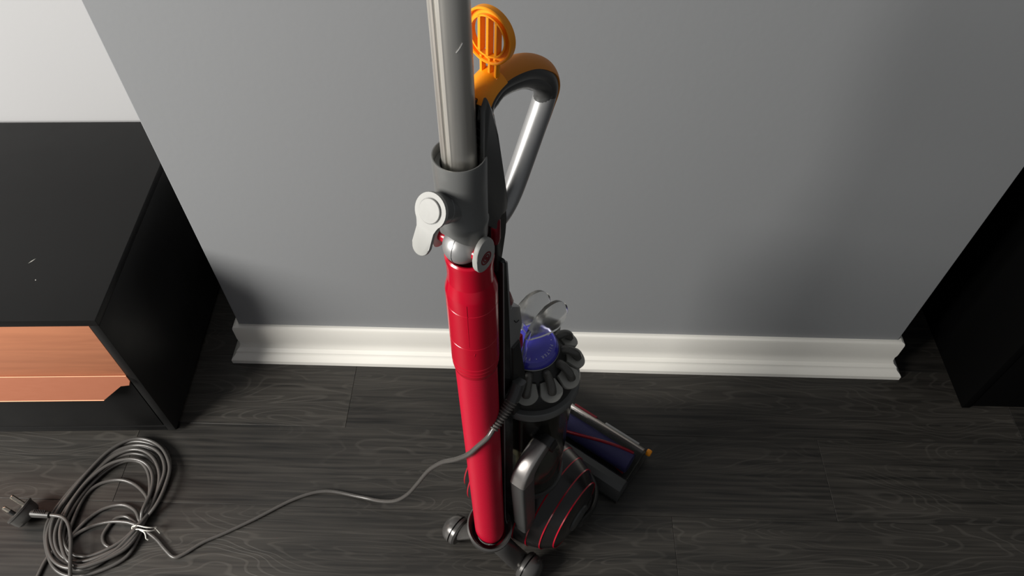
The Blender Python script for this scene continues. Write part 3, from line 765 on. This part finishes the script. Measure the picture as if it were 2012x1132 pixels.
stray = [
    [(1060, 760), (900, 900), (700, 1015), (560, 1010), (500, 900), (560, 700), (650, 520), (760, 430), (900, 398), (1010, 425), (1090, 490), (1125, 560), (1100, 660)],
    [(1050, 760), (880, 900), (690, 1030), (540, 990), (510, 900), (570, 800), (680, 690), (800, 615), (930, 588), (1020, 625), (1055, 690)],
    [(1060, 775), (900, 930), (680, 1075), (500, 1050), (470, 930), (560, 830), (690, 755), (840, 718), (960, 720), (1040, 740)],
    [(1000, 700), (950, 676), (880, 695), (820, 760), (783, 830), (800, 890), (870, 922)],
]
coil_px = []
for i, lp in enumerate(loops[:9] + stray[:3]):
    coil_px.append(lp)
pts3 = []
nn = 0
for i, lp in enumerate(coil_px):
    for j, (x, y) in enumerate(lp):
        u, v = crop(x, y)
        lay = [0, 2, 1, 3, 1, 2.5, 0.5, 2, 1.2, 0.2, 0.3, 0.6][i]
        z = CR + 0.0058 * (lay + 0.5 * math.sin(j * 1.1 + i))
        z = max(z, CR + 0.0003)
        pts3.append(px(u, v, z))
for j, (x, y) in enumerate(stray[3]):
    pts3.append(px(*crop(x, y), CR + 0.001))
pts3 += [px(*crop(960, 905), CR + 0.003)]
# plug tail leaves the coil below the frame and comes back up over it
PA = Vector((-0.62, 0.28, 0.62)).normalized()             # direction the pins point
PCt = px(42, 1006, 0.030)
tail0 = PCt - PA * 0.002
tail = [px(100, 1012, 0.034), px(122, 1016, 0.036), px(134, 1030, 0.036), px(139, 1060, 0.034), px(138, 1100, 0.032), px(139, 1145, 0.026), px(150, 1185, 0.012), px(190, 1200, 0.005), px(240, 1170, 0.005)]
cb = empty('power_cable', (0, 0, 0))
cb.parent = vac
cb.matrix_parent_inverse = Matrix.Identity(4)
bm = bmesh.new()
tube([VI @ p for p in catmull(lead + [px(*crop(1090, 770), CR + .004)] + pts3[1:], 7)], CR, 10, bm)
bpy.data.objects.remove(cb)
cable = obj('power_cable', bm, 'cable', vac, smooth=80, label='grey mains cable trailing to a coil on the floor')
bm = bmesh.new()
tube([VI @ p for p in catmull(tail, 7)], CR, 10, bm)
obj('cable_tail', bm, 'cable', cable, smooth=80)
bm = bmesh.new()
tube([VI @ p for p in catmull([px(112, 1075, 0.004), px(92, 1098, 0.004), px(80, 1120, 0.004), px(66, 1150, 0.004)], 6)], CR, 10, bm)
obj('cable_tail', bm, 'cable', cable, smooth=80)

# ---- three pin plug at the end of the cable
pu = Vector((0, 0, 1)).cross(PA).normalized(); pv = PA.cross(pu)
def P3(a, b, d): return VI @ (PCt + pu * a + pv * b + PA * d)
rim = []
for j in range(40):
    a = 2 * PI * j / 40
    rim.append((0.0295 * math.cos(a), 0.0255 * math.sin(a) + (0.002 if math.sin(a) > 0 else 0)))
bm = bmesh.new()
rr = []
for sc_, d in ((0.93, 0.0075), (1.0, 0.0065), (1.0, 0.003), (0.95, 0.002), (0.92, -0.010), (0.86, -0.017), (0.70, -0.021)):
    rr.append([P3(a * sc_, b * sc_, d) for a, b in rim])
rings(bm, rr)
plug = obj('power_plug', bm, 'plug', vac, label='charcoal three pin mains plug')
for k in range(3):
    bm = bmesh.new()
    tube([P3(-0.006 + 0.006 * k, -0.0245, -0.010), P3(-0.006 + 0.006 * k, -0.0245, -0.001)], 0.0012, 6, bm)
    obj('grip_rib', bm, 'plug', plug)
for (a, b, r_, l_) in ((0.010, 0.0115, 0.0036, 0.026), (0.010, -0.0115, 0.0036, 0.026), (-0.0135, 0.0, 0.0045, 0.030)):
    bm = bmesh.new()
    v0, v1 = P3(a, b, 0.006), P3(a, b, 0.006 + l_)
    dr_ = (v1 - v0)
    lathe([(r_, 0), (r_, dr_.length - 0.001), (r_ - 0.001, dr_.length)], v0, dr_, n=18, bm=bm)
    pin = obj('plug_pin', bm, 'brass', plug)
    if r_ < 0.004:
        bm = bmesh.new(); lathe([(r_ + 0.0002, 0), (r_ + 0.0002, dr_.length * 0.5)], v0, dr_, n=18, bm=bm)
        obj('pin_sleeve', bm, 'black', pin)
obj('cable_sleeve', tube([VI @ p for p in catmull([px(52, 1008, 0.032), px(75, 1010, 0.034), px(97, 1012, 0.034)], 5)], lambda s: 0.0086 - 0.0018 * s, 16), 'plug', plug)
for k in range(7):
    c0 = px(67 + 3.4 * k, 1004.6 + 0.25 * k, 0.0412)
    obj('sleeve_slot', box(bmesh.new(), -0.0006, 0.0006, -0.004, 0.004, -0.001, 0.0012), 'black', plug, smooth=None).matrix_local = VI @ Matrix.Translation(c0) @ Matrix.Rotation(R(6), 4, 'Z')

# ------------------------------------------------------------------ white wire tie round the coil
t0 = px(282, 1041, 0.012)
tie = empty('wire_tie', (t0.x, t0.y, 0))
tag(tie, 'white twisted wire tie wrapped round the coiled grey cable', 'cable tie')
def tp(u, v, z): return px(u, v, z) - Vector((t0.x, t0.y, 0))
obj('band', tube(catmull([tp(262, 1036, 0.008), tp(270, 1033, 0.026), tp(285, 1036, 0.031), tp(300, 1037, 0.024), tp(307, 1036, 0.006), tp(303, 1042, 0.020), tp(288, 1043, 0.030), tp(272, 1040, 0.029), tp(261, 1041, 0.014), tp(260, 1035, 0.012), tp(268, 1032, 0.028)], 6), 0.0012, 8), 'tie', tie)
obj('loose_end', tube(catmull([tp(274, 1041, 0.030), tp(283, 1046, 0.030), tp(286, 1052, 0.027), tp(287, 1058, 0.022), tp(291, 1061, 0.018)], 5), 0.0013, 8), 'tie', tie)
obj('loose_end', tube(catmull([tp(303, 1036, 0.012), tp(307, 1040, 0.012), tp(314, 1048, 0.006)], 5), 0.0009, 8), 'tie', tie)

# the upper assembly leans a few millimetres to the left of the hose
up_off = Vector((-0.0030, -0.0022, 0.0))
for o in vac.children:
    if o.name.split('.')[0] in ('wand', 'wand_collar', 'catch_barrel', 'handle', 'wand_cap', 'handle_housing', 'swivel_lug', 'swivel_ball'):
        o.location = o.location + up_off
